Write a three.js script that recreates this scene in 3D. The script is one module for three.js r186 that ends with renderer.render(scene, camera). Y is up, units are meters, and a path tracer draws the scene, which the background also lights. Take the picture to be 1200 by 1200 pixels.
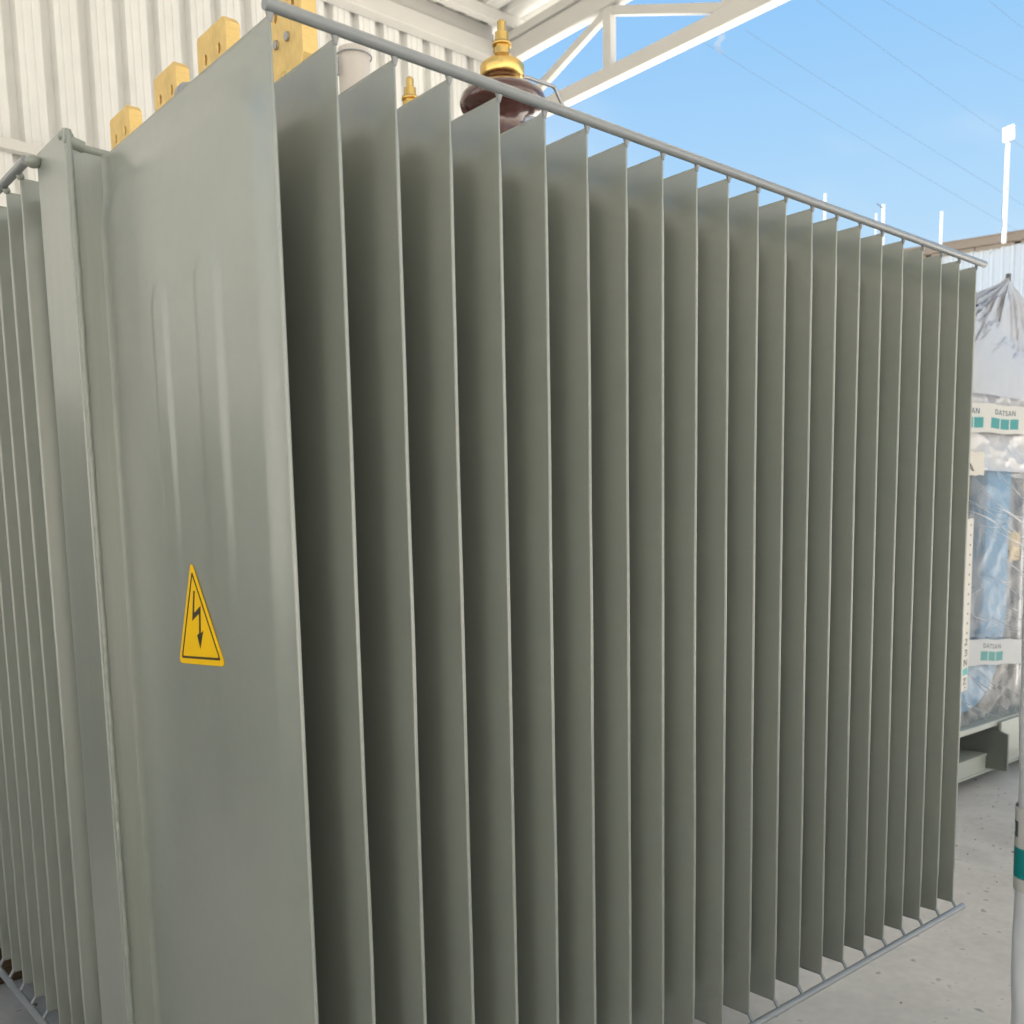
import * as THREE from 'three';
import { mergeGeometries } from 'three/addons/utils/BufferGeometryUtils.js';
import { RoundedBoxGeometry } from 'three/addons/geometries/RoundedBoxGeometry.js';
import { ImprovedNoise } from 'three/addons/math/ImprovedNoise.js';

// ---------------------------------------------------------------- camera
const scene = new THREE.Scene();
const camera = new THREE.PerspectiveCamera(2 * Math.atan(768.25 / 1155.1) * 180 / Math.PI, 1200 / 1536.5, 0.05, 600);
camera.setViewOffset(1200, 1536.5, 0, 0, 1200, 1200);          // the photograph is the upper part of a taller frame
camera.position.set(-0.4149, 1.05, 0.7617);
camera.rotation.set(-0.12494, -0.71293, -0.01967, 'YXZ');
camera.focus = 1.25; camera.userData.fStop = 9;

// ---------------------------------------------------------------- sky, sun, exposure
const noise = new ImprovedNoise();
const SKY = 0.232;
{
  const W = 1024, H = 512, d = new Float32Array(W * H * 4);
  const stops = [[-90, .60, .78, .94], [0, .60, .78, .94], [8, .56, .765, .95], [15, .475, .72, .955], [20, .385, .655, .955], [26, .295, .585, .95], [45, .17, .40, .80], [90, .10, .28, .66]];
  for (let j = 0; j < H; j++) {
    const el = ((j + .5) / H - .5) * 180;
    let k = 0; while (k < stops.length - 2 && el > stops[k + 1][0]) k++;
    const t = Math.min(1, Math.max(0, (el - stops[k][0]) / (stops[k + 1][0] - stops[k][0])));
    for (let i = 0; i < W; i++) {
      const az = ((i + .5) / W - .5) * 2 * Math.PI, e = el * Math.PI / 180;
      const x = Math.cos(e) * Math.cos(az), y = Math.sin(e), z = Math.cos(e) * Math.sin(az);
      // thin wisps of high cloud
      let w = 0;
      if (el > 3) {
        const q = 1 / (y + .12), n = noise.noise(x * q * 1.3 + 5.2, z * q * 3.1, 2.2) + .5 * noise.noise(x * q * 3.4, z * q * 7.7, 8.1) + .25 * noise.noise(x * q * 9, z * q * 17, 1.3);
        w = Math.max(0, n - .18) * .33;
      }
      const o = (j * W + i) * 4;
      for (let c = 0; c < 3; c++) { const b = stops[k][c + 1] * (1 - t) + stops[k + 1][c + 1] * t; d[o + c] = SKY * (b * (1 - w) + w * [.86, .93, 1][c]); }
      d[o + 3] = 1;
    }
  }
  const sky = new THREE.DataTexture(d, W, H, THREE.RGBAFormat, THREE.FloatType);
  sky.mapping = THREE.EquirectangularReflectionMapping; sky.magFilter = THREE.LinearFilter; sky.minFilter = THREE.LinearFilter; sky.needsUpdate = true;
  scene.background = sky; scene.environment = sky;
}
const sun = new THREE.DirectionalLight(new THREE.Color().setRGB(1, .955, .88), 5);
sun.position.set(0, 27, -16); sun.target.position.set(0, 0, 0);
sun.castShadow = true; sun.shadow.mapSize.set(4096, 4096);
Object.assign(sun.shadow.camera, { left: -30, right: 40, top: 30, bottom: -30, near: 1, far: 120 });
scene.add(sun, sun.target);

const renderer = new THREE.WebGLRenderer({ antialias: true });
renderer.toneMapping = THREE.LinearToneMapping;
renderer.toneMappingExposure = 4.35;
renderer.shadowMap.enabled = true;

// ---------------------------------------------------------------- helpers
let seed = 20240611;
const rnd = () => { seed = (seed * 1664525 + 1013904223) >>> 0; return seed / 4294967296; };
const rr = (a, b) => a + (b - a) * rnd();
const sstep = (a, b, x) => { const t = Math.min(1, Math.max(0, (x - a) / (b - a))); return t * t * (3 - 2 * t); };
const fbm = (x, y, z) => noise.noise(x, y, z) + .5 * noise.noise(x * 2.1, y * 2.1, z * 2.1 + 7) + .25 * noise.noise(x * 4.3, y * 4.3, z + 13);
const used = {};
const numbered = (n) => { const k = used[n] = (used[n] ?? -1) + 1; return k ? n + '_' + String(k).padStart(3, '0') : n; };
const col = (r, g, b) => new THREE.Color().setRGB(r, g, b);
function mesh(name, geo, mat, parent) {
  const g = Array.isArray(geo) ? mergeGeometries(geo.map((q) => { const c = q.index ? q.toNonIndexed() : q.clone(); for (const a of Object.keys(c.attributes)) if (!['position', 'normal', 'uv'].includes(a)) c.deleteAttribute(a); if (!c.attributes.uv) c.setAttribute('uv', new THREE.BufferAttribute(new Float32Array(c.attributes.position.count * 2), 2)); return c; })) : geo;
  const m = new THREE.Mesh(g, mat); m.name = parent ? name : numbered(name); m.castShadow = m.receiveShadow = true;
  (parent ?? scene).add(m); return m;
}
function tag(o, label, category, group) { o.userData.label = label; o.userData.category = category; if (group) o.userData.group = group; return o; }
function thing(name, label, category, pos = [0, 0, 0], group) {
  const o = new THREE.Group(); o.name = numbered(name); o.position.set(...pos); scene.add(o); return tag(o, label, category, group);
}
function structure(name, geo, mat) { const m = mesh(name, geo, mat); m.userData.kind = 'structure'; return m; }
const box = (x0, x1, y0, y1, z0, z1, r = 0) => {
  const g = r ? new RoundedBoxGeometry(x1 - x0, y1 - y0, z1 - z0, 2, r) : new THREE.BoxGeometry(x1 - x0, y1 - y0, z1 - z0);
  return g.translate((x0 + x1) / 2, (y0 + y1) / 2, (z0 + z1) / 2);
};
const rod = (a, b, r, seg = 12) => {
  const A = new THREE.Vector3(...a), B = new THREE.Vector3(...b), L = A.distanceTo(B);
  const g = new THREE.CylinderGeometry(r, r, L, seg); g.translate(0, L / 2, 0);
  g.applyQuaternion(new THREE.Quaternion().setFromUnitVectors(new THREE.Vector3(0, 1, 0), B.clone().sub(A).normalize()));
  return g.translate(A.x, A.y, A.z);
};
const bar = (a, b, w, h) => {                                        // rectangular bar from a to b, in the plane of y and its own run
  const A = new THREE.Vector3(...a), B = new THREE.Vector3(...b), L = A.distanceTo(B);
  const g = new RoundedBoxGeometry(w, h, L, 1, Math.min(w, h) * .08), m = new THREE.Matrix4().lookAt(A, B, new THREE.Vector3(0, 1, 0));
  g.applyMatrix4(m); const c = A.add(B).multiplyScalar(.5); return g.translate(c.x, c.y, c.z);
};
const lathe = (pts, seg = 40) => new THREE.LatheGeometry(pts.map((p) => new THREE.Vector2(...p)), seg);
function grid(nu, nv, f, closeU = false) {                           // indexed sheet, f(u, v) -> [x, y, z]
  const P = [], U = [], I = [];
  for (let j = 0; j <= nv; j++) for (let i = 0; i <= nu; i++) { P.push(...f(i / nu, j / nv)); U.push(i / nu, j / nv); }
  for (let j = 0; j < nv; j++) for (let i = 0; i < nu; i++) { const a = j * (nu + 1) + i, b = a + 1, c = a + nu + 1, e = c + 1; I.push(a, b, e, a, e, c); }
  const g = new THREE.BufferGeometry(); g.setAttribute('position', new THREE.Float32BufferAttribute(P, 3)); g.setAttribute('uv', new THREE.Float32BufferAttribute(U, 2)); g.setIndex(I); g.computeVertexNormals(); return g;
}
// sheet folded to a profile [a, b] and run along a third axis
function folded(profile, put) {
  const P = [], I = []; let n = 0;
  for (let i = 0; i + 1 < profile.length; i++) {
    const [a, b] = [profile[i], profile[i + 1]];
    P.push(...put(a, 0), ...put(b, 0), ...put(b, 1), ...put(a, 1)); I.push(n, n + 1, n + 2, n, n + 2, n + 3); n += 4;
  }
  const g = new THREE.BufferGeometry(); g.setAttribute('position', new THREE.Float32BufferAttribute(P, 3)); g.setAttribute('uv', new THREE.Float32BufferAttribute(new Float32Array(n * 2), 2)); g.setIndex(I); g.computeVertexNormals(); return g;
}
function dataTex(N, f, srgb, rep = 1) {
  const d = new Uint8Array(N * N * 4);
  for (let j = 0; j < N; j++) for (let i = 0; i < N; i++) { const c = f(i / N, j / N), o = (j * N + i) * 4; for (let k = 0; k < 3; k++) d[o + k] = Math.max(0, Math.min(255, 255 * (Array.isArray(c) ? c[k] : c))); d[o + 3] = 255; }
  const t = new THREE.DataTexture(d, N, N); t.wrapS = t.wrapT = THREE.RepeatWrapping; t.magFilter = THREE.LinearFilter; t.minFilter = THREE.LinearMipmapLinearFilter; t.generateMipmaps = true;
  t.repeat.set(rep, rep); if (srgb) t.colorSpace = THREE.SRGBColorSpace; t.needsUpdate = true; return t;
}
// noise that repeats without a seam on the unit square
const tnoise = (u, v, n, s) => { const a = (x, y) => noise.noise(x * n + s, y * n + s * 1.7, s); const A = a(u, v), B = a(u - 1, v), C = a(u, v - 1), D = a(u - 1, v - 1); return A * (1 - u) * (1 - v) + B * u * (1 - v) + C * (1 - u) * v + D * u * v; };

// ---------------------------------------------------------------- materials
const peel = dataTex(256, (u, v) => .5 + .28 * tnoise(u, v, 26, 3.1) + .2 * tnoise(u, v, 60, 9.4), false, 1);
const paintMap = dataTex(512, (u, v) => { const n = 1 + .035 * tnoise(u, v, 5, 2.3) + .03 * tnoise(u, v, 14, 6.6) + .02 * tnoise(u, v, 70, 4.2); return [.562 * n, .579 * n, .538 * n]; }, true, 1);
const M = {};
M.paint = new THREE.MeshPhysicalMaterial({ map: paintMap, roughness: .36, ior: 1.85, clearcoat: 1, clearcoatRoughness: .27, bumpMap: peel, bumpScale: .00012 });
M.weld = new THREE.MeshPhysicalMaterial({ color: col(.275, .295, .252), roughness: .35, clearcoat: .6, clearcoatRoughness: .18 });
M.rod = new THREE.MeshPhysicalMaterial({ color: col(.265, .28, .285), roughness: .36, clearcoat: .5, clearcoatRoughness: .2 });
const brassGrain = dataTex(256, (u, v) => { const n = 1 + .06 * tnoise(u, v, 6, 1.3) + .05 * tnoise(u, v * .3, 40, 5.1); return [.91 * n, .79 * n, .53 * n]; }, true, 6);
M.brass = new THREE.MeshStandardMaterial({ map: brassGrain, metalness: .75, roughness: .52 });
M.brassTurned = new THREE.MeshStandardMaterial({ color: col(.78, .53, .18), metalness: .95, roughness: .27 });
M.porcelain = new THREE.MeshPhysicalMaterial({ color: col(.075, .022, .018), roughness: .25, clearcoat: 1, clearcoatRoughness: .04 });
M.steel = new THREE.MeshStandardMaterial({ color: col(.42, .43, .46), metalness: .85, roughness: .38 });
M.gauge = new THREE.MeshStandardMaterial({ color: col(.62, .575, .53), roughness: .5 });
M.white = new THREE.MeshStandardMaterial({ color: col(.80, .79, .75), roughness: .5 });
M.yellow = new THREE.MeshPhysicalMaterial({ color: col(.97, .57, .004), roughness: .5, specularIntensity: .5 });
M.black = new THREE.MeshStandardMaterial({ color: col(.045, .028, .01), roughness: .5 });
const sheetMap = dataTex(512, (u, v) => { const n = 1 + .03 * tnoise(u, v, 4, 3.3) + .025 * tnoise(u * 1, v, 22, 8.2) - .10 * Math.max(0, tnoise(u, v, 9, 12.4) - .28); return [.872 * n, .872 * n, .86 * n]; }, true, 1);
M.sheet = new THREE.MeshStandardMaterial({ map: sheetMap, roughness: .48 });
const roofMap = dataTex(512, (u, v) => { const s = tnoise(u, v, 7, 4.4) + .6 * tnoise(u, v, 17, 9.9), n = 1 + .03 * s - .22 * sstep(.22, .6, s); return [.885 * n, .883 * n, .866 * n]; }, true, 1);
M.roofSheet = new THREE.MeshStandardMaterial({ map: roofMap, roughness: .45 });
M.girder = new THREE.MeshStandardMaterial({ color: col(.62, .61, .58), roughness: .5 });
const woodMap = dataTex(256, (u, v) => { const r = tnoise(u * 1, v, 3, 5), n = .9 + .12 * Math.sin((v * 34 + r * 9)) + .1 * tnoise(u, v, 30, 7); return [.70 * n, .57 * n, .43 * n]; }, true, 3);
M.wood = new THREE.MeshStandardMaterial({ map: woodMap, roughness: .85 });
M.oldWood = new THREE.MeshStandardMaterial({ map: woodMap, color: col(.2, .185, .17), roughness: .9 });
const concrete = dataTex(1024, (u, v) => {
  const a = tnoise(u, v, 3, 1.1), b = tnoise(u, v, 9, 2.7), c = tnoise(u, v, 34, 5.5), f = tnoise(u, v, 120, 7.7);
  const dirt = sstep(.12, .5, b + .5 * a), spots = sstep(.40, .62, f + .4 * c);
  const n = .80 * (1 + .09 * a + .07 * b + .05 * c + .05 * f - .13 * dirt - .26 * spots); return [n, n * .972, n * .93];
}, true, 1);
const concreteBump = dataTex(512, (u, v) => .5 + .3 * tnoise(u, v, 40, 3.3) + .25 * tnoise(u, v, 110, 6.1), false, 1);
M.concrete = new THREE.MeshStandardMaterial({ map: concrete, bumpMap: concreteBump, bumpScale: .003, roughness: .82 });
M.film = new THREE.MeshPhysicalMaterial({ color: col(.86, .87, .88), roughness: .3, specularIntensity: .5, transmission: .88, thickness: 0, ior: 1.45 });
M.filmFold = new THREE.MeshPhysicalMaterial({ color: col(.8, .81, .84), roughness: .3, transmission: .4, thickness: 0, ior: 1.45 });
M.bag = new THREE.MeshPhysicalMaterial({ color: col(.66, .66, .68), roughness: .25, transmission: .36, thickness: 0, ior: 1.45 });
M.wrap = new THREE.MeshPhysicalMaterial({ color: col(.80, .81, .81), roughness: .28, transmission: .25, thickness: 0, ior: 1.45 });
M.coil = new THREE.MeshStandardMaterial({ color: col(.14, .15, .16), roughness: .6 });
M.blue = new THREE.MeshStandardMaterial({ color: col(.075, .27, .46), roughness: .5 });
M.cream = new THREE.MeshStandardMaterial({ color: col(.6, .575, .52), roughness: .6 });
M.amber = new THREE.MeshStandardMaterial({ color: col(.62, .42, .16), roughness: .6 });
M.darkPaint = new THREE.MeshPhysicalMaterial({ color: col(.135, .15, .13), roughness: .45, clearcoat: .3, clearcoatRoughness: .3 });
M.palePaint = new THREE.MeshStandardMaterial({ color: col(.42, .44, .39), roughness: .5 });
M.facade = new THREE.MeshStandardMaterial({ color: col(.42, .465, .51), roughness: .5 });
M.rust = new THREE.MeshStandardMaterial({ color: col(.20, .165, .13), roughness: .8 });
M.render = new THREE.MeshStandardMaterial({ color: col(.72, .69, .63), roughness: .9 });
M.brickRender = new THREE.MeshStandardMaterial({ color: col(.42, .39, .34), roughness: .9 });  // wall of the added hall, toned down to weaken its bounce
M.concreteTrim = new THREE.MeshStandardMaterial({ color: col(.4, .39, .37), roughness: .9 });
M.pane = new THREE.MeshPhysicalMaterial({ color: col(.03, .04, .05), roughness: .08 });
M.mast = new THREE.MeshStandardMaterial({ color: col(.8, .8, .8), roughness: .5 });
M.cable = new THREE.MeshStandardMaterial({ color: col(.08, .085, .095), roughness: .8 });
M.debris = new THREE.MeshStandardMaterial({ color: col(.16, .14, .12), roughness: .9 });
function tapeTexture(text, step, w, h, opts = {}) {                   // printed packing tape
  const c = document.createElement('canvas'); c.width = w; c.height = h; const x = c.getContext('2d');
  x.fillStyle = opts.paper ?? '#bdbbb4'; x.fillRect(0, 0, w, h);
  for (let k = opts.start ?? 0; k < w; k += step) {
    x.fillStyle = '#3d4d52'; x.font = 'bold ' + Math.round(h * .25) + 'px sans-serif'; x.textAlign = 'center'; x.textBaseline = 'middle'; x.fillText(text, k + step / 2, h * .27, step * .62);
    x.fillStyle = '#12807f'; const s = h * .36, g = h * .045; for (let q = -1; q <= 1; q++) x.fillRect(k + step / 2 - s / 2 + q * (s + g), h * .48, s, s);
  }
  const t = new THREE.CanvasTexture(c); t.colorSpace = THREE.SRGBColorSpace; t.anisotropy = 4; return t;
}

// ---------------------------------------------------------------- ground
{
  const g = new THREE.PlaneGeometry(500, 500, 1, 1).rotateX(-Math.PI / 2), p = g.attributes.position, uv = g.attributes.uv;
  for (let i = 0; i < p.count; i++) uv.setXY(i, p.getX(i) / 2.6, p.getZ(i) / 2.6);
  structure('ground', g, M.concrete);
  const bits = [];
  for (let i = 0; i < 260; i++) {
    const s = i % 14 ? rr(.001, .003) : rr(.003, .006), q = new THREE.IcosahedronGeometry(s, 0); q.scale(rr(.8, 1.9), rr(.35, .8), rr(.8, 1.6)).rotateY(rr(0, 6));
    const near = i % 3 === 0; q.translate(near ? rr(2.5, 4.1) : rr(-.3, 4.6), s * .25, near ? rr(-1.0, -.5) : rr(-1.9, 1.2)); bits.push(q);
  }
  const b = mesh('grit', bits, M.debris); b.userData.kind = 'stuff'; tag(b, 'small dark crumbs of grit scattered on the concrete floor', 'grit');
}

// ---------------------------------------------------------------- shed: wall, roof, truss
const ZW = -5, XE = 4.513, PER = .1905, PH = 3.149;
{
  const wall = thing('corrugated_wall', 'white corrugated sheet metal wall behind the transformer', 'wall', [0, 0, ZW]);
  for (let s = 0; s < 10; s++) {                                      // sheets of five ribs
    const x0 = PH + PER * (5 * (1 - s) + 2.15) - .0, off = (s % 2) * .0035, pr = [];
    for (let k = 0; k < 5; k++) {
      const b = x0 - (5 - k) * PER;
      pr.push([b, 0], [b + .028, 0], [b + .031, .004], [b + .037, .004], [b + .040, 0], [b + .074, 0], [b + .077, .004], [b + .083, .004], [b + .086, 0], [b + .118, 0], [b + .130, -.05], [b + .174, -.05], [b + .1885, 0]);
    }
    pr.push([x0 + .006, 0]);
    const g = folded(pr, ([x, z], t) => [x, t * 4.60, z + off]), uv = g.attributes.uv, p = g.attributes.position;
    for (let i = 0; i < p.count; i++) uv.setXY(i, p.getX(i) / 1.7 + s * .37, p.getY(i) / 2.3 + s * .21);
    mesh('wall_sheet', g, M.sheet, wall);
  }
  mesh('outer_skin', box(-4.9, XE + .05, 0, 4.61, -.09, -.055), M.sheet, wall);
  for (const [y0, y1] of [[1.5, 1.56], [3.046, 3.101]]) mesh('girt', box(-2.9, XE - .12, y0, y1, .012, .07, .004), M.girder, wall);
  mesh('eaves_filler', box(-2.9, XE - .07, 4.5, 4.60, -.05, .06), M.girder, wall); mesh('eaves_beam', box(-2.9, XE - .07, 4.372, 4.479, .012, .11, .004), M.girder, wall);

  const roof = thing('canopy_roof', 'white corrugated canopy roof seen from below', 'roof', [0, 4.56, ZW]);
  const RZ = 10.4, drop = (z) => -.012 * z;
  for (let s = 0; s < 8; s++) {
    const x0 = XE + .08 - s * .9525, pr = [];
    for (let k = 0; k < 5; k++) { const b = x0 - (k + 1) * PER; pr.unshift([b, 0], [b + .11, 0], [b + .13, .035], [b + .168, .035], [b + .188, 0]); }
    pr.push([x0 + .006, 0]);
    const g = folded(pr, ([x, y], t) => [x, y + (s % 2) * .003 + .05 + drop(t * RZ), -.15 + t * (RZ + .15)]), uv = g.attributes.uv, p = g.attributes.position;
    for (let i = 0; i < p.count; i++) uv.setXY(i, p.getX(i) / 1.3 + s * .41, p.getZ(i) / 3.1 + s * .27);
    mesh('roof_sheet', g, M.roofSheet, roof);
  }
  for (const z of [.24, .85, 1.75, 2.65, 3.55, 4.45, 5.35, 6.25, 7.2, 8.2, 9.2, 10.3]) mesh('purlin', box(-2.9, XE + .06, drop(z) - .035, drop(z) + .046, z - .03, z + .03, .004), M.girder, roof);

  let first = true;
  for (const tx of [XE, -2.8]) {
    const t = thing('roof_truss', first ? 'white steel roof truss at the open end of the canopy against the sky' : 'white steel roof truss at the near open end of the canopy', 'truss', [tx, 0, ZW], 'canopy trusses');
    const yb0 = 3.888, yb1 = 3.978, yt0 = 4.335, yt1 = 4.455, d = .93, n0 = .2;
    mesh('bottom_chord', box(-.04, .04, yb0, yb1, -.0, 10.35, .006), M.girder, t);
    mesh('top_chord', box(-.042, .042, yt0, yt1, .02, 10.35, .006), M.girder, t);
    mesh('rafter_plate', box(-.062, .03, yt1 + .004, 4.514, .02, 10.2, .004), M.girder, t);
    for (let k = 0; k < 11; k++) {
      const z = n0 + k * d;
      mesh('upright', box(-.028, .028, yb1 - .003, yt0 + .003, z - .033, z + .033, .004), M.girder, t);
      if (k < 10) mesh('diagonal', k % 2 ? bar([0, yt0 - .02, z + .02], [0, yb1 + .015, z + d - .03], .045, .052) : bar([0, yb1 + .015, z + .03], [0, yt0 - .02, z + d - .02], .045, .052), M.girder, t);
    }
    const c = thing('steel_column', first ? 'white square steel column at the far end of the corrugated wall' : 'white square steel column at the near end of the corrugated wall', 'column', [tx, 0, ZW + .12]);
    mesh('shaft', box(-.06, .06, .012, 3.886, -.1, .06, .006), M.girder, c); mesh('base_plate', box(-.12, .12, 0, .012, -.11, .12), M.girder, c);
    const c2 = thing('steel_column', first ? 'white square steel column under the outer end of the end truss' : 'white square steel column under the outer end of the near end truss', 'column', [tx, 0, ZW + 10.1]);
    mesh('shaft', box(-.06, .06, .012, 3.886, -.06, .06, .006), M.girder, c2); mesh('base_plate', box(-.12, .12, 0, .012, -.12, .12), M.girder, c2);
    first = false;
  }
  // shred of plastic caught under the bottom chord
  const sh = mesh('plastic_shred', grid(3, 14, (u, v) => [XE + .02 * Math.sin(v * 7) + (u - .5) * .03 * (1 - .5 * v), 3.886 - v * .12, -3.03 + .018 * Math.sin(v * 4 + 1) + (u - .5) * .03 + v * .05]), M.film);
  tag(sh, 'shred of clear plastic hanging from the truss bottom chord', 'plastic shred');
}

// ---------------------------------------------------------------- the transformer
const T = thing('finned_transformer', 'large grey green oil transformer with deep cooling fins, warning triangle on its side', 'transformer');
const PIT = .06, D = .376, YT = 1.464, YB = .386, ZR = -D;
function finGeo(depth, hi, extra) {
  const TH = .0064, zs = [];
  for (const z of [0, .0025, .005, .007, .009, .014]) zs.push(z);
  const n0 = hi ? 84 : Math.max(4, Math.round(depth / .017)), a0 = .02, a1 = depth - .046; for (let i = 0; i <= n0; i++) zs.push(a0 + (a1 - a0) * i / n0);
  for (const u of [.041, .037, .034, .031, .028, .024, .019, .014, .009, .0045, .0015, 0]) zs.push(depth - u);
  const ys = [], H = YT - YB, ends = []; for (let e = 0; e <= .0841; e += .0035) ends.push(e);
  const nm = hi ? 130 : 22; ys.push(...ends); for (let j = 1; j < nm; j++) ys.push(.084 + (H - .168) * j / nm); ys.push(...ends.slice().reverse().map((e) => H - e));
  const half = (z, y) => {
    const e = Math.min(y, H - y), u = depth - z, soft = (a, b, x) => { const t = Math.min(1, Math.max(0, (x - a) / (b - a))); return t + .13 * Math.sin(2 * Math.PI * t) * -1 * .6; };
    const c = 1 - Math.pow(Math.abs(2 * z / depth - 1), 2.5);                       // the pressed end runs lower towards root and tip
    const lim = soft(.024, .058, e + .010 * c - .020 * sstep(.06, 0, u) - .016 * sstep(.05, 0, z));
    const tipT = .0021 + (TH - .0021) * soft(.001, .032, u);
    let h = .0012 + (tipT - .0012) * lim;
    if (z < .009) h += .005 * Math.pow(1 - z / .009, 2);
    return h;
  };
  const prof = []; zs.forEach((z) => prof.push([z, -1, 0])); const cap = 6;
  for (let k = 1; k < cap; k++) prof.push([depth, 0, k / cap]);
  zs.slice().reverse().forEach((z) => prof.push([z, 1, 0]));
  const P = [], U = [], I = [], n = prof.length;
  ys.forEach((y) => prof.forEach(([z, s, a]) => {
    let h = half(z, y), x, zz = z;
    if (s) { x = s * h; if (extra && s < 0) x -= extra(z, y + YB); } else { const q = Math.PI * a; x = -h * Math.cos(q); zz = z + h * Math.sin(q); }
    P.push(x, y, zz); U.push(zz / 1.1 + (s > 0 ? .5 : 0), y / 1.1);
  }));
  for (let j = 0; j < ys.length - 1; j++) for (let i = 0; i < n - 1; i++) { const a = j * n + i; I.push(a, a + 1, a + n + 1, a, a + n + 1, a + n); }
  for (const j of [0, ys.length - 1]) for (let i = 0; i < Math.floor(n / 2); i++) { const a = j * n + i, b = j * n + i + 1, c = j * n + n - 2 - i, d = j * n + n - 1 - i; j ? I.push(a, b, c, a, c, d) : I.push(a, c, b, a, d, c); }
  const g = new THREE.BufferGeometry(); g.setAttribute('position', new THREE.Float32BufferAttribute(P, 3)); g.setAttribute('uv', new THREE.Float32BufferAttribute(U, 2)); g.setIndex(I); g.computeVertexNormals(); return g;
}
// pressed beads on the outermost fin, and the slight buckling of the sheet
const bead = (z, y, zc, hw, top, bot, ht) => { const dy = Math.max(0, y - (top - hw), (bot + hw) - y), r = Math.hypot(z - zc, dy); return ht * (1 - sstep(hw * .55, hw * 1.2, r)) * (.12 + .88 * sstep(.97, 1.22, y)) * sstep(bot, bot + .2, y); };
const firstGeo = finGeo(D, true, (z, y) => {
  const w = z - D, e = sstep(0, .08, Math.min(YT - y, D - z, z));
  return bead(w, y, -.128, .027, 1.312, .55, .0028) + bead(w, y, -.240, .019, 1.300, .5, .0022) + e * (.0012 * noise.noise(z * 5 + 2, y * 2.2, 4.4) + .0005 * noise.noise(z * 13, y * 3, 9.4));
});
const finA = finGeo(D, false), finVar = [finA];
for (let v = 1; v < 4; v++) {                                        // hand-pressed: no two quite alike
  const g = finA.clone(), p = g.attributes.position;
  for (let i = 0; i < p.count; i++) { const y = p.getY(i), z = p.getZ(i); p.setX(i, p.getX(i) + sstep(0, .25, z) * (.0016 * noise.noise(y * 2.2 + v * 9, z * 3, v * 3.7) + .0007 * noise.noise(y * 7, z * 9, v * 5.1))); }
  g.computeVertexNormals(); finVar.push(g);
}
for (let i = 0; i < 22; i++) {
  const f = mesh('cooling_fin', i ? finVar[i % 4] : firstGeo, M.paint, T); f.position.set(i * PIT, YB, ZR);
  if (i === 0) f.userData.label = 'outermost fin face with pressed beads and the warning triangle';
}
// left bank on the end wall
const DL = .11, XL = -.0532, finB = finGeo(DL, false);
for (let k = 0; k < 22; k++) { const f = mesh('cooling_fin', finB, M.paint, T); f.rotation.y = -Math.PI / 2; f.position.set(XL + DL, YB, ZR - .1277 - k * .0586); }
const tankBack = ZR - 1.47;
mesh('tank_wall', [box(XL + DL, 21 * PIT + .06, .30, 1.452, tankBack, ZR - .003), box(-.036, XL + DL + .01, .30, 1.452, ZR - .09, ZR - .006)], M.paint, T);
mesh('tank_cover', box(.04, 21 * PIT + .06, 1.4525, 1.462, tankBack - .02, ZR - .012, .003), M.paint, T);
mesh('corner_flange', box(-.0405, .0, YB - .02, 1.466, ZR - .005, ZR, .0015), M.paint, T);
mesh('flange_edge_bead', [rod([-.036, 1.4665, ZR - .002], [.004, 1.4655, ZR - .002], .0045), rod([-.044, 1.471, ZR + .001], [-.024, 1.467, ZR + .001], .006)], M.weld, T);
{ // corner post: flat bar with a hand-laid weld on its near edge
  const g = new RoundedBoxGeometry(.009, 1.112, .096, 3, .0016); g.translate(-.0405, .37 + .556, ZR - .0435); mesh('corner_post', g, M.paint, T);
  const N = 260, S = 10;
  const w = grid(S, N, (u, v) => {
    const y = .372 + v * 1.108, a = u * 2 * Math.PI, l = .0033 + .0017 * noise.noise(y * 34, 3, 1) + .0012 * noise.noise(y * 90, 8, 2) + .0006 * Math.sin(y * 420 + 2 * noise.noise(y * 20, 1, 4));
    return [-.0398 + l * Math.cos(a) * .95, y, ZR + .0042 + l * Math.sin(a) * .85 + .0014 * noise.noise(y * 22, 9, 4)];
  });
  mesh('weld_bead', w, M.weld, T);
  const cap = new THREE.SphereGeometry(.008, 16, 12).scale(1, .8, 1.2).translate(-.040, 1.476, ZR - .004); mesh('weld_lump', cap, M.weld, T);
}
// tie rods along the fin tips, welded to each fin by a short peg
function tieRod(a, b) { mesh('tie_rod', mergeGeometries([rod(a, b, .0052, 18)]), M.rod, T); }
tieRod([-.006, 1.4702, .004], [21 * PIT + .022, 1.4702, .004]); tieRod([-.004, .3755, .009], [21 * PIT + .022, .3755, .009]);
for (let i = 0; i < 22; i++) {
  const b = new THREE.CylinderGeometry(.0042, .0015, .008, 10).scale(1, 1, .8).translate(i * PIT, 1.4628, .0012); mesh('weld_peg', b, M.rod, T);
  mesh('weld_peg', rod([i * PIT, .390, -.001], [i * PIT, .3765, .008], .0026, 8), M.rod, T);
}
const ZL0 = ZR - .088;
tieRod([XL - .004, 1.4715, ZL0], [XL - .004, 1.4715, ZR - .1277 - 21 * .0586]); tieRod([XL - .008, .3755, ZR - .05], [XL - .008, .3755, ZR - .1277 - 21 * .0586]);
mesh('weld_lump', new THREE.SphereGeometry(.009, 16, 12).scale(1, .75, 1.1).translate(XL + .002, 1.4705, ZL0 + .004), M.weld, T);
for (let k = 0; k < 22; k++) { const z = ZR - .1277 - k * .0586; mesh('weld_peg', new THREE.SphereGeometry(.0046, 8, 6).translate(XL, 1.466, z), M.weld, T); mesh('weld_peg', rod([XL + .001, .390, z], [XL - .0075, .3765, z], .0026, 8), M.rod, T); }
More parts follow.
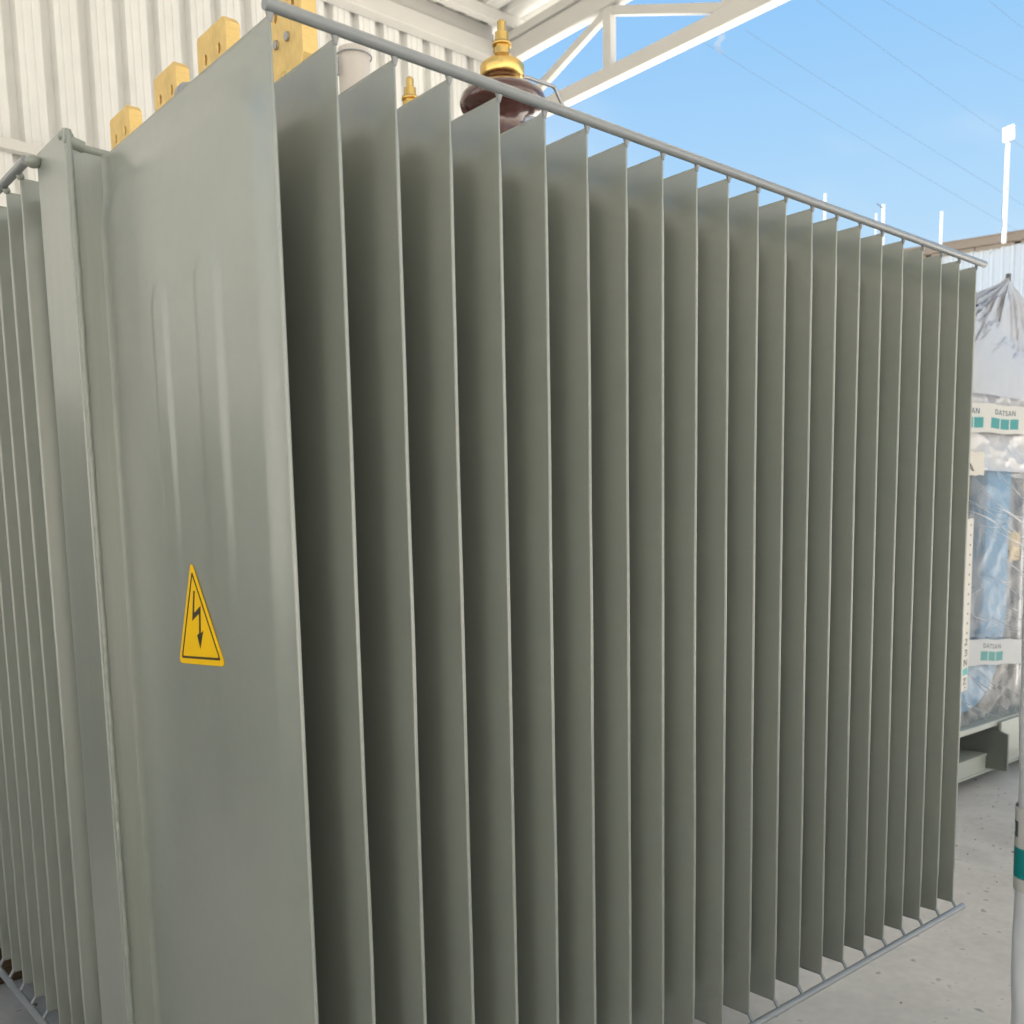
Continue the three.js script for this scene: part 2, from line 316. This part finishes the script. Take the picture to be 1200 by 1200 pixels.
{ // warning triangle on the first fin
  const tri = (pts, r) => { // rounded polygon
    const s = new THREE.Shape(), n = pts.length;
    for (let i = 0; i < n; i++) {
      const p = new THREE.Vector2(...pts[i]), a = new THREE.Vector2(...pts[(i + n - 1) % n]).sub(p).normalize(), b = new THREE.Vector2(...pts[(i + 1) % n]).sub(p).normalize();
      const A = p.clone().addScaledVector(a, r), B = p.clone().addScaledVector(b, r); i ? s.lineTo(A.x, A.y) : s.moveTo(A.x, A.y); s.quadraticCurveTo(p.x, p.y, B.x, B.y);
    }
    s.closePath(); return s;
  };
  const V = [[-.1975, 1.0285], [-.2425, .9205], [-.1305, .9265]], c = [(V[0][0] + V[1][0] + V[2][0]) / 3, (V[0][1] + V[1][1] + V[2][1]) / 3], sc = (k) => V.map(([a, b]) => [c[0] + (a - c[0]) * k, c[1] + (b - c[1]) * k]);
  const lift = (g, d) => { const p = g.attributes.position; for (let i = 0; i < p.count; i++) { const z = p.getX(i), y = p.getY(i), t = p.getZ(i); p.setXYZ(i, -.0077 - d - t, y, z); } g.computeVertexNormals(); return g; };
  const st = mesh('warning_sticker', lift(new THREE.ExtrudeGeometry(tri(V, .010), { depth: .0005, bevelEnabled: false, curveSegments: 8 }), 0), M.yellow, T);
  st.userData.label = 'yellow triangular high voltage warning sticker with black bolt';
  const ring = tri(sc(.84), .004); ring.holes.push(tri(sc(.775), .003));
  mesh('border_line', lift(new THREE.ExtrudeGeometry(ring, { depth: .0003, bevelEnabled: false }), .0005), M.black, st);
  // bolt, in sticker coordinates (z to the right, y up)
  const bz = (u, v) => [-.1905 + u, .9715 + v];
  const poly = [[-.0045, .026], [-.0015, .026], [-.006, .0035], [.0105, .0115], [.0072, -.016], [.0135, -.0135], [.0042, -.0315], [-.0015, -.0185], [.0035, -.0165], [.0058, .0035], [-.0115, -.0045]].map((q) => bz(...q));
  const s = new THREE.Shape(); poly.forEach(([a, b], i) => (i ? s.lineTo(a, b) : s.moveTo(a, b)));
  mesh('bolt_symbol', lift(new THREE.ExtrudeGeometry(s, { depth: .0003, bevelEnabled: false }), .0005), M.black, st);
}
// low-voltage bushings with brass flag terminals
[[-1.072, .092], [-.868, .088], [-.694, .096], [-.478, .092]].forEach(([z, w], i) => {
  const b = new THREE.Group(); b.name = 'low_voltage_bushing'; b.position.set(.297, 1.46, z); T.add(b);
  mesh('porcelain', lathe([[0, 0], [.05, 0], [.052, .02], [.038, .03], [.05, .05], [.052, .06], [.038, .068], [.05, .088], [.05, .098], [.034, .106], [.032, .12], [0, .12]], 32), M.porcelain, b);
  mesh('stem', rod([0, .115, 0], [0, .20, 0], .021, 20), M.brassTurned, b);
  const s = new THREE.Shape(), h = w / 2, y0 = .175, y1 = i === 3 ? .36 : .335;
  s.moveTo(-.026, y0); s.lineTo(.026, y0); s.lineTo(h, y0 + .035); s.lineTo(h, y1 - .008); s.lineTo(h - .008, y1); s.lineTo(-h + .004, y1); s.lineTo(-h, y1 - .004); s.lineTo(-h, y0 + .035); s.closePath();
  for (const [a, c] of [[-.022, y1 - .037], [.024, y1 - .037], [-.022, y1 - .085], [.024, y1 - .085]]) { const o = new THREE.Path(); o.absellipse(a, c, .0062, .0088, 0, 2 * Math.PI, true); s.holes.push(o); }
  const g = new THREE.ExtrudeGeometry(s, { depth: .02, bevelEnabled: true, bevelSize: .0015, bevelThickness: .0015, bevelSegments: 2, curveSegments: 14 }); g.translate(0, 0, -.005);
  const f = mesh('flag_terminal', g, M.brass, b); f.rotation.y = -Math.PI / 2;
  for (const zz of [.01, -.02]) { mesh('terminal_screw', rod([-.02, y1 - .12, zz], [-.013, y1 - .12, zz], .006, 6), M.steel, b); }
});
// high-voltage bushings: brown porcelain sheds, brass cap and stud, arcing horn
[-.8, -1.11].forEach((z, i) => {
  const b = new THREE.Group(); b.name = 'high_voltage_bushing'; b.position.set(.94, 1.46, z); T.add(b);
  if (!i) b.userData.label = 'brown porcelain bushing with brass cap and bent arcing horn';
  const pts = [[0, 0], [.085, 0], [.085, .02], [.05, .03]];
  for (const y of [.12, .25, .372]) pts.push([.043, y], [.044, y + .028], [.066, y + .036], [.082, y + .046], [.086, y + .056], [.083, y + .068], [.064, y + .082], [.043, y + .092]);
  pts.push([.036, .472], [.036, .486], [0, .486]);
  mesh('porcelain', lathe(pts, 56), M.porcelain, b);
  const c = .480;
  mesh('cap', lathe([[.036, c - .003], [.043, c - .002], [.044, c + .016], [.040, c + .021], [.028, c + .029], [.021, c + .036], [.0, c + .036]], 40), M.brassTurned, b);
  mesh('clamp_nut', new THREE.CylinderGeometry(.0165, .0175, .02, 6).translate(0, c + .044, 0), M.brassTurned, b);
  mesh('collar', lathe([[.0, c + .053], [.0185, c + .054], [.0195, c + .057], [.0185, c + .061], [.0, c + .062]], 32), M.brassTurned, b);
  mesh('lock_nut', new THREE.CylinderGeometry(.0145, .0155, .018, 6).rotateY(.4).translate(0, c + .070, 0), M.brassTurned, b);
  const th = []; for (let q = 0; q < 10; q++) th.push([.0078, c + .078 + q * .0022], [.0086, c + .0791 + q * .0022]);
  mesh('stud', lathe([[0, c + .077], ...th, [.006, c + .102], [0, c + .102]], 20), M.brassTurned, b);
  const horn = new THREE.CatmullRomCurve3([[.040, c + .008, .008], [.06, c + .010, .009], [.122, c + .010, .012], [.128, c + .009, .0125], [.133, c + .004, .013], [.158, c - .038, .018]].map((q) => new THREE.Vector3(...q)), false, 'catmullrom', .1);
  mesh('arcing_horn', new THREE.TubeGeometry(horn, 60, .0038, 10), M.steel, b);
});
{ // level gauge and a lifting lug on the cover
  const g = new THREE.Group(); g.name = 'level_gauge'; g.position.set(.532, 1.46, -.7); T.add(g);
  mesh('body', lathe([[0, 0], [.034, 0], [.034, .05], [.025, .055], [.0255, .33], [.026, .376], [.0, .378]], 32), M.gauge, g);
  mesh('clamp_wire', new THREE.TorusGeometry(.0288, .0013, 8, 40).rotateX(Math.PI / 2).translate(0, .366, 0), M.steel, g);
  mesh('pin', rod([-.034, .33, 0], [-.034, .356, 0], .004, 8), M.steel, g);
  const l = mesh('lifting_lug', (() => { const s = new THREE.Shape(); s.moveTo(-.03, 0); s.lineTo(.03, 0); s.lineTo(.022, .16); s.quadraticCurveTo(.02, .176, .008, .176); s.lineTo(-.012, .172); s.quadraticCurveTo(-.024, .168, -.024, .15); s.closePath(); const o = new THREE.Path(); o.absellipse(0, .135, .011, .011, 0, 6.2832, true); s.holes.push(o); return new THREE.ExtrudeGeometry(s, { depth: .012, bevelEnabled: true, bevelSize: .002, bevelThickness: .002, bevelSegments: 2 }); })(), M.rod, T);
  l.scale.set(.5, .90, 1); l.position.set(.150, 1.46, -.506);
}
for (const x of [.25, 1.05]) mesh('skid_channel', [box(x - .05, x + .05, .10, .11, tankBack - .02, ZR - .06), box(x - .05, x + .05, .29, .30, tankBack - .02, ZR - .06), box(x - .006, x + .006, .11, .29, tankBack - .02, ZR - .06)], M.paint, T);
[['dark weathered timber beam under the back of the transformer', -1.81], ['dark weathered timber beam under the fin side of the transformer', -.62]].forEach(([l, z], i) => {
  const m = mesh('timber_beam', box(-.25 + i * .22, 1.42, 0, .10, z - .07, z + .07, .006), M.oldWood); tag(m, l, 'timber beam', 'beams under the transformer');
});

// ---------------------------------------------------------------- wrapped unit on skids at the right
{
  const B = thing('wrapped_unit', 'film wrapped electrical unit with blue coil and printed tape, standing on a steel skid', 'wrapped unit');
  const X0 = 3.02, X1 = 4.35, Z0 = -1.75, Z1 = -.93;
  // inside
  mesh('core_block', box(X0 + .12, X1 - .1, .27, 1.24, Z0 + .1, Z1 - .12, .03), M.coil, B);
  for (let k = 0; k < 17; k++) mesh('winding_rib', box(X0 + .14 + k * .072, X0 + .165 + k * .072, .34, 1.22, Z1 - .12, Z1 - .085 - .02 * (k % 2), .006), k % 3 ? M.coil : M.steel, B);
  { const cx = 3.40, s = new THREE.Shape(), ro = .345, ri = .14, yb = .663, yt = 1.29; s.moveTo(cx - ro, yt); s.lineTo(cx - ro, yb); s.absarc(cx, yb, ro, Math.PI, 2 * Math.PI, false); s.lineTo(cx + ro, yt); s.lineTo(cx + ri, yt); s.lineTo(cx + ri, yb); s.absarc(cx, yb, ri, 2 * Math.PI, Math.PI, true); s.lineTo(cx - ri, yt); s.closePath();
    const g = new THREE.ExtrudeGeometry(s, { depth: .05, bevelEnabled: true, bevelSize: .008, bevelThickness: .008, bevelSegments: 2, curveSegments: 30 }); const bl = mesh('blue_coil', g.translate(0, 0, Z1 - .085), M.blue, B); bl.userData.label = 'pale blue looped coil seen through the film'; }
  mesh('amber_block', box(3.80, 3.90, .89, 1.01, Z1 - .10, Z1 - .04, .01), M.amber, B);
  mesh('top_carton', box(X0 + .06, X1 - .06, 1.26, 1.52, Z0 + .06, Z1 - .03, .02), M.cream, B);
  // stretch film skin: a rounded box, crumpled
  const skin = (y0, y1, bul, amp, fq, top) => {
    const cx = (X0 + X1) / 2, cz = (Z0 + Z1) / 2, hx = (X1 - X0) / 2, hz = (Z1 - Z0) / 2;
    return grid(220, 70, (u, v) => {
      const a = u * 2 * Math.PI, n = 6, c = Math.cos(a), s = Math.sin(a), k = Math.pow(Math.pow(Math.abs(c), n) + Math.pow(Math.abs(s), n), -1 / n);
      const y = y0 + v * (y1 - y0), rg = 1 - Math.abs(noise.noise(c * k * 3.2 * fq + y * 2.5, y * 6 * fq - c * 3, s * k * 3 * fq)), rg2 = 1 - Math.abs(noise.noise(c * k * 9 * fq - y * 4, y * 13 * fq + c * 9, s * 8));
      const o = bul(v) + amp * (rg * rg - .6) + amp * .45 * (rg2 * rg2 - .6);
      return [cx + c * k * (hx + o), y + (top ? .01 * noise.noise(c * 9, s * 9, 3) * v : 0), cz + s * k * (hz + o)];
    });
  };
  mesh('stretch_film', skin(.26, 1.27, (v) => -.03 * sstep(.25, 0, v), .014, 1), M.film, B);
  mesh('upper_wrap', skin(1.245, 1.55, (v) => .018 - .01 * v, .016, 1.4), M.bag, B);
  { // folds pulled tight in the film
    const fs = [];
    for (let i = 0; i < 70; i++) {
      const x = rr(X0 + .1, X1 - .15), y = rr(.32, 1.24), L = rr(.12, .5), sl = (i % 5 ? rr(-.42, -.12) : rr(-.05, .4)) + (y < .5 ? -.15 : 0), w = rr(.001, .0042), bend = rr(-.012, .012);
      fs.push(grid(10, 1, (u, v) => [x + u * L, y + u * L * sl + bend * Math.sin(u * 3.14) + (v - .5) * w * Math.sin(u * 3.14), Z1 + .012 + .006 * Math.sin(u * 5 + i) + (v - .5) * .004]));
    }
    mesh('film_folds', fs, M.filmFold, B).userData.kind = 'stuff';
  }
  // bag gathered to a peak over the top
  const px = 3.86, pz = -1.05;
  mesh('plastic_bag', grid(200, 46, (u, v) => {
    const a = u * 2 * Math.PI, c = Math.cos(a), s = Math.sin(a), q = Math.pow(v, .75);
    const k = Math.pow(Math.pow(Math.abs(c), 4) + Math.pow(Math.abs(s), 4), -.25);
    const ex = c < 0 ? px - X0 - .02 : X1 - px - .02, ez = s > 0 ? Z1 - pz + .025 : pz - Z0 - .02;
    const f = Math.abs(noise.noise(c * 3.1 + 2, s * 3.1, v * 1.1)) * .08 + (1 - .6 * v) * (.05 * (1 - 2 * Math.abs(noise.noise(c * 8, s * 8, v * 1.6))) + .035 * (1 - 2 * Math.abs(noise.noise(c * 19, s * 19, v * 2.4)))) + .02 * noise.noise(c * 9, s * 9 + 4, v * 7) + .012 * (1 - 2 * Math.abs(noise.noise(c * 21, s * 21, v * 16)));
    const y = 2.02 - .50 * (q * .45 + .55 * Math.pow(v, 2.6)) - Math.sin(Math.PI * Math.min(1, v * 1.05)) * f * 1.1;
    return [px + c * k * (.006 + ex * q) + .4 * f * c * v, v < .02 ? 2.035 : y, pz + s * k * (.006 + ez * q) + .4 * f * s * v * .3];
  }), M.bag, B);
  mesh('bag_tie', rod([px, 2.02, pz], [px + .004, 2.05, pz], .011, 10), M.coil, B);
  // printed tape round the wrap
  const ribbon = (x0, x1, y0, y1, h, z, n = 40) => grid(n, 3, (u, v) => [x0 + u * (x1 - x0), y0 + (y1 - y0) * u + (v - .5) * h + .002 * Math.sin(u * 31), z + .003 * noise.noise(u * 9, v, 2)]);
  const t1 = new THREE.MeshPhysicalMaterial({ map: tapeTexture('DATSAN', 250, 1024, 170, { start: -6 - 250 }), roughness: .5 });
  mesh('printed_tape', ribbon(X0 + .03, X1 - .05, 1.425, 1.452, .105, Z1 + .043), t1, B);
  const t2 = new THREE.MeshPhysicalMaterial({ map: tapeTexture('DATSAN', 420, 1024, 170, { start: 118 - 420, paper: '#b0b2b2' }), roughness: .55 });
  mesh('printed_tape', ribbon(3.17, 4.2, .575, .49, .10, Z1 + .03), t2, B);
  { // hand-marked paper slip and lettered strip
    const c = document.createElement('canvas'); c.width = 64; c.height = 1024; const x = c.getContext('2d'); x.fillStyle = '#c6c2b8'; x.fillRect(0, 0, 64, 1024); x.fillStyle = '#3a3836';
    for (let k = 0; k < 12; k++) { x.beginPath(); x.arc(40, 40 + k * 58, 6, 0, 7); x.fill(); }
    x.font = 'bold 54px sans-serif'; x.textAlign = 'center'; x.fillText('2', 36, 750); x.fillText('3', 38, 815); x.fillText('N', 36, 872); x.fillStyle = '#2fa5a2'; x.fillRect(14, 888, 46, 40); x.fillStyle = '#3a3836'; x.fillText('Z', 34, 986); x.beginPath(); x.arc(40, 1006, 5, 0, 7); x.fill();
    const t = new THREE.CanvasTexture(c); t.colorSpace = THREE.SRGBColorSpace;
    mesh('lettered_strip', ribbon(3.215, 3.272, .745, .745, .64, Z1 + .042, 6), new THREE.MeshStandardMaterial({ map: t, roughness: .5 }), B);
    const c2 = document.createElement('canvas'); c2.width = 256; c2.height = 96; const y = c2.getContext('2d'); y.fillStyle = '#c4bfb3'; y.fillRect(0, 0, 256, 96); y.strokeStyle = '#4b4742'; y.lineWidth = 7; y.beginPath(); y.moveTo(20, 22); y.bezierCurveTo(70, 10, 60, 70, 110, 40); y.bezierCurveTo(150, 20, 140, 80, 175, 76); y.lineTo(150, 50); y.stroke();
    const tt = new THREE.CanvasTexture(c2); tt.colorSpace = THREE.SRGBColorSpace;
    mesh('paper_slip', ribbon(3.06, 3.345, 1.262, 1.266, .085, Z1 + .04, 8), new THREE.MeshStandardMaterial({ map: tt, roughness: .6 }), B);
  }
  // steel skid
  mesh('skid_channel', [box(X0, 4.4, .045, .053, -1.06, -.94), box(X0, 4.4, .115, .123, -1.06, -.94), box(X0, 4.4, .053, .115, -.955, -.945)], M.palePaint, B);
  mesh('skid_channel', [box(X0, 4.4, .045, .123, -1.70, -1.6)], M.palePaint, B);
  mesh('base_deck', [box(X0 + .02, 4.36, .238, .262, Z0 + .02, -.91, .004), box(X0 + .06, 4.32, .1235, .2375, Z0 + .1, -1.36)], M.palePaint, B);
  { const s = new THREE.Shape(); s.moveTo(-1.3, .062); s.lineTo(-.862, .062); s.lineTo(-.862, .208); s.lineTo(-.945, .234); s.lineTo(-1.3, .234); s.closePath(); const g = new THREE.ExtrudeGeometry(s, { depth: .01, bevelEnabled: true, bevelSize: .001, bevelThickness: .001, bevelSegments: 1 }); g.rotateY(-Math.PI / 2); mesh('jacking_plate', g.translate(3.60, 0, 0), M.darkPaint, B); }
  mesh('inner_beam', box(3.63, 4.28, .1235, .237, -1.10, -.99), M.palePaint, B); mesh('front_plate', box(3.602, 4.3, .124, .256, -.905, -.893, .002), M.palePaint, B);
  for (const [x, z, l] of [[3.19, -1.0, 'pale wood block under the left end of the wrapped unit'], [4.2, -1.0, 'pale wood block under the right end of the wrapped unit'], [3.2, -1.65, 'pale wood block under the back of the wrapped unit']]) tag(mesh('wood_block', box(x - .07, x + .07, 0, .0445, z - .05, z + .08, .002), M.wood), l, 'wood block', 'blocks under the skid');
}

// ---------------------------------------------------------------- wrapped package close on the right
{
  const P = thing('wrapped_package', 'tall film wrapped package close by at the right edge, with teal printed tape', 'package', [.584, 0, .487]); P.rotation.z = .03;
  mesh('inner_box', box(-.10, .12, .02, 1.24, -.06, .20, .02), M.white, P);
  mesh('pallet_foot', box(-.11, .13, 0, .02, -.07, .21), M.wood, P);
  const ring = (u, hx, hz, r) => { // point on a rounded rectangle
    const L = [2 * (hz - r), 2 * (hx - r)], q = Math.PI * r / 2, tot = 2 * (L[0] + L[1]) + 4 * q; let t = u * tot, k = 0; const C = [[hx - r, hz - r], [-(hx - r), hz - r], [-(hx - r), -(hz - r)], [hx - r, -(hz - r)]];
    for (; k < 4; k++) { const l = L[k % 2]; const [cx, cz] = C[k], a0 = k * Math.PI / 2;
      if (t <= l) return [cx + r * Math.cos(a0) - [0, 0, 0, 0][k], cz + r * Math.sin(a0)].map((v, i) => v + (i ? [-(l - t), 0, l - t, 0][k] : [0, l - t, 0, -(l - t)][k])); t -= l;
      if (t <= q) { const a = a0 + t / r; return [cx + r * Math.cos(a), cz + r * Math.sin(a)]; } t -= q; }
    return [hx, -(hz - r)];
  };
  mesh('stretch_film', grid(140, 70, (u, v) => { const y = .02 + v * 1.24, o = .004 * (1 - Math.abs(noise.noise(u * 22, y * 9, 3))) + .002 * noise.noise(u * 60, y * 22, 8), [x, z] = ring(u, .119 + o * .6, .139 + o * .6, .016); return [.01 + x, y, .07 + z]; }), M.wrap, P);
  const tm = new THREE.MeshPhysicalMaterial({ map: tapeTexture('DATSAN', 256, 1024, 140, { start: -60 }), roughness: .35 });
  mesh('printed_tape', grid(140, 2, (u, v) => { const [x, z] = ring(u, .1222, .1422, .018); return [.01 + x, .735 + v * .075, .07 + z]; }), tm, P);
}

// ---------------------------------------------------------------- far building, masts, wires
{
  const v = (x, y, d) => { const q = new THREE.Vector3((x - 600) / 1155.1, -(y - 768.25) / 1155.1, -1).applyEuler(camera.rotation).multiplyScalar(d).add(camera.position); return q; };
  const A = v(1095, 286, 27), Bq = v(1260, 264, 25.2); const top = (A.y + Bq.y) / 2; A.y = Bq.y = 0;
  const dir = Bq.clone().sub(A).normalize(), yaw = Math.atan2(-dir.z, dir.x);
  const W = thing('warehouse', 'pale blue corrugated warehouse with rusty roof edge beyond the wrapped unit', 'building', [A.x, 0, A.z]); W.rotation.y = yaw;
  const L = 22, top2 = top;
  for (let s = 0; s < 11; s++) { // cladding sheets, run along the front
    const pr = []; for (let k = 0; k < 8; k++) { const b = -6 + s * 2 + k * .25; pr.push([b, 0], [b + .14, 0], [b + .165, .045], [b + .225, .045], [b + .25, 0]); }
    mesh('cladding_sheet', folded(pr, ([x, z], t) => [x, t * (top2 - .28), z + (s % 2) * .004]), M.facade, W);
  }
  mesh('building_body', box(-6, 16, 0, top2 - .3, -12, -.02), M.facade, W);
  mesh('roof_edge', [box(-6.2, 16.2, top2 - .22, top2 - .02, -12.1, .16), ...Array.from({ length: 40 }, (_, k) => box(-6.1 + k * .55, -5.75 + k * .55 + rr(0, .25), top2 - .3 - rr(0, .05), top2 - .24, -.1, .1 + rr(0, .05)))], M.rust, W);
  mesh('roof_sheet', box(-6.25, 16.25, top2 - .015, top2 + .006, -12.2, .2), M.rust, W);
  const mast = (name, label, cat, x, y1, d, r, extra) => { const b = v(x, 300, d), t2 = v(x, y1, d); const g = thing(name, label, cat, [b.x, top2 - .3, b.z], 'masts on the warehouse'); mesh('pole', rod([0, 0, 0], [0, t2.y - top2 + .3, 0], r, 10), M.mast, g); extra?.(g, t2.y - top2 + .3); return g; };
  mast('floodlight_mast', 'white mast carrying a square white panel above the warehouse roof', 'mast', 1176, 174, 25.8, .055, (g, h) => {
    const p = mesh('panel', new RoundedBoxGeometry(.34, .34, .06, 2, .015).rotateY(1.25).rotateZ(.12).translate(-.10, h + .20, .05), M.mast, g); mesh('bracket', [rod([0, h - .06, 0], [.02, h + .06, .02], .035, 8), rod([.02, h + .04, .02], [-.02, h + .17, .03], .03, 8)], M.steel, g); const cable = new THREE.CatmullRomCurve3([[-.05, h - 1.1, .05], [-.3, h - 1.6, .05], [-.25, h - 2.2, .05], [-.9, h - 2.9, .05]].map((q) => new THREE.Vector3(...q))); mesh('hanging_cable', new THREE.TubeGeometry(cable, 30, .008, 6), M.cable, g); });
  mast('thin_mast', 'thin white mast at the left end of the rusty roof edge', 'mast', 1102, 250, 26.3, .032);
  mast('thin_mast', 'white mast with a crossbar just above the tie rod', 'mast', 1034, 242, 27, .04, (g, h) => mesh('crossbar', rod([-.35, h - .05, 0], [.1, h - .12, 0], .012, 6), M.cable, g));
  mast('thin_mast', 'short faint mast beside the crossbar mast', 'mast', 1026, 252, 29, .03);
  mast('thin_mast', 'farthest left slender mast above the tie rod', 'mast', 966, 230, 30, .04);
  // overhead wires
  [[880, 82, 1210, 277, 'lowest'], [930, 70, 1230, 255, 'second lowest'], [1000, 30, 1230, 190, 'middle'], [1028, -6, 1230, 108, 'second highest'], [1150, -10, 1230, 52, 'highest']].forEach(([x0, y0, x1, y1, w]) => {
    const a = v(x0, y0, 24), b = v(x1, y1, 36), c = a.clone().lerp(b, .5); c.y -= .25;
    const m = mesh('overhead_wire', new THREE.TubeGeometry(new THREE.QuadraticBezierCurve3(a.clone().lerp(b, -.12), c, b.clone().lerp(a, -.6)), 40, .0032, 5), M.cable); tag(m, w + ' of the thin dark overhead wires crossing the sky', 'wire', 'overhead wires');
  });
}
// transformers added left of the view, to dim the near fin and fill its gloss
[[[-1.75, -3.85], [2.15, 1.2], 1.5, 'added grey green transformer by the wall, there to be mirrored in the near fin'], [[-2.65, -1.9], [1.35, 2.1], .86, 'low added grey green transformer, there to shade the foot of the near fin']].forEach(([[x, z], [w, d], h, label]) => {
  const N = thing('added_transformer', label, 'transformer', [x, 0, z]);
  mesh('tank', box(.12, w - .12, .14, h - .02, .12, d - .12, .01), M.paint, N); mesh('cover', box(.05, w - .05, h - .02, h, .05, d - .05, .004), M.paint, N);
  for (const q of [.3, d - .3]) mesh('skid', box(.1, w - .1, .0, .14, q - .05, q + .05, .005), M.paint, N);
  const fg = finB.clone().scale(1, (h - .25) / (YT - YB), 1.05);
  for (let a = .2; a < d - .15; a += .07) { const f = mesh('cooling_fin', fg, M.paint, N); f.rotation.y = Math.PI / 2; f.position.set(w - .121, .2, a); }
  for (let a = .2; a < w - .15; a += .07) { const f = mesh('cooling_fin', fg, M.paint, N); f.position.set(a, .2, d - .121); }
});
{ // hall added unseen behind the camera: sunlit, it bounces warm light under the canopy
  const Hh = thing('added_hall', 'added ochre hall with pale wing behind the viewpoint, bounces sunlight under the canopy', 'building', [0, 0, 19]);
  mesh('wall', box(-24, 30, 0, 8, 0, 10), M.brickRender, Hh); mesh('plinth', box(-24.02, 30.02, 0, .7, -.04, -.002), M.concreteTrim, Hh); mesh('parapet', box(-24.1, 30.1, 8.002, 8.25, -.12, 10.1), M.concreteTrim, Hh);
  mesh('wing', box(-24, -13, 0, 7.5, -34, -.002), M.render, Hh);  // wing added too, kept pale to bounce light onto the first fin
  for (let k = 0; k < 6; k++) { const w = mesh('window', box(-21 + k * 8.5, -18.6 + k * 8.5, 4.2, 5.8, -.05, -.01), M.girder, Hh); mesh('pane', box(-20.9 + k * 8.5, -18.7 + k * 8.5, 4.3, 5.7, -.065, -.055), M.pane, w); }
}
renderer.render(scene, camera);
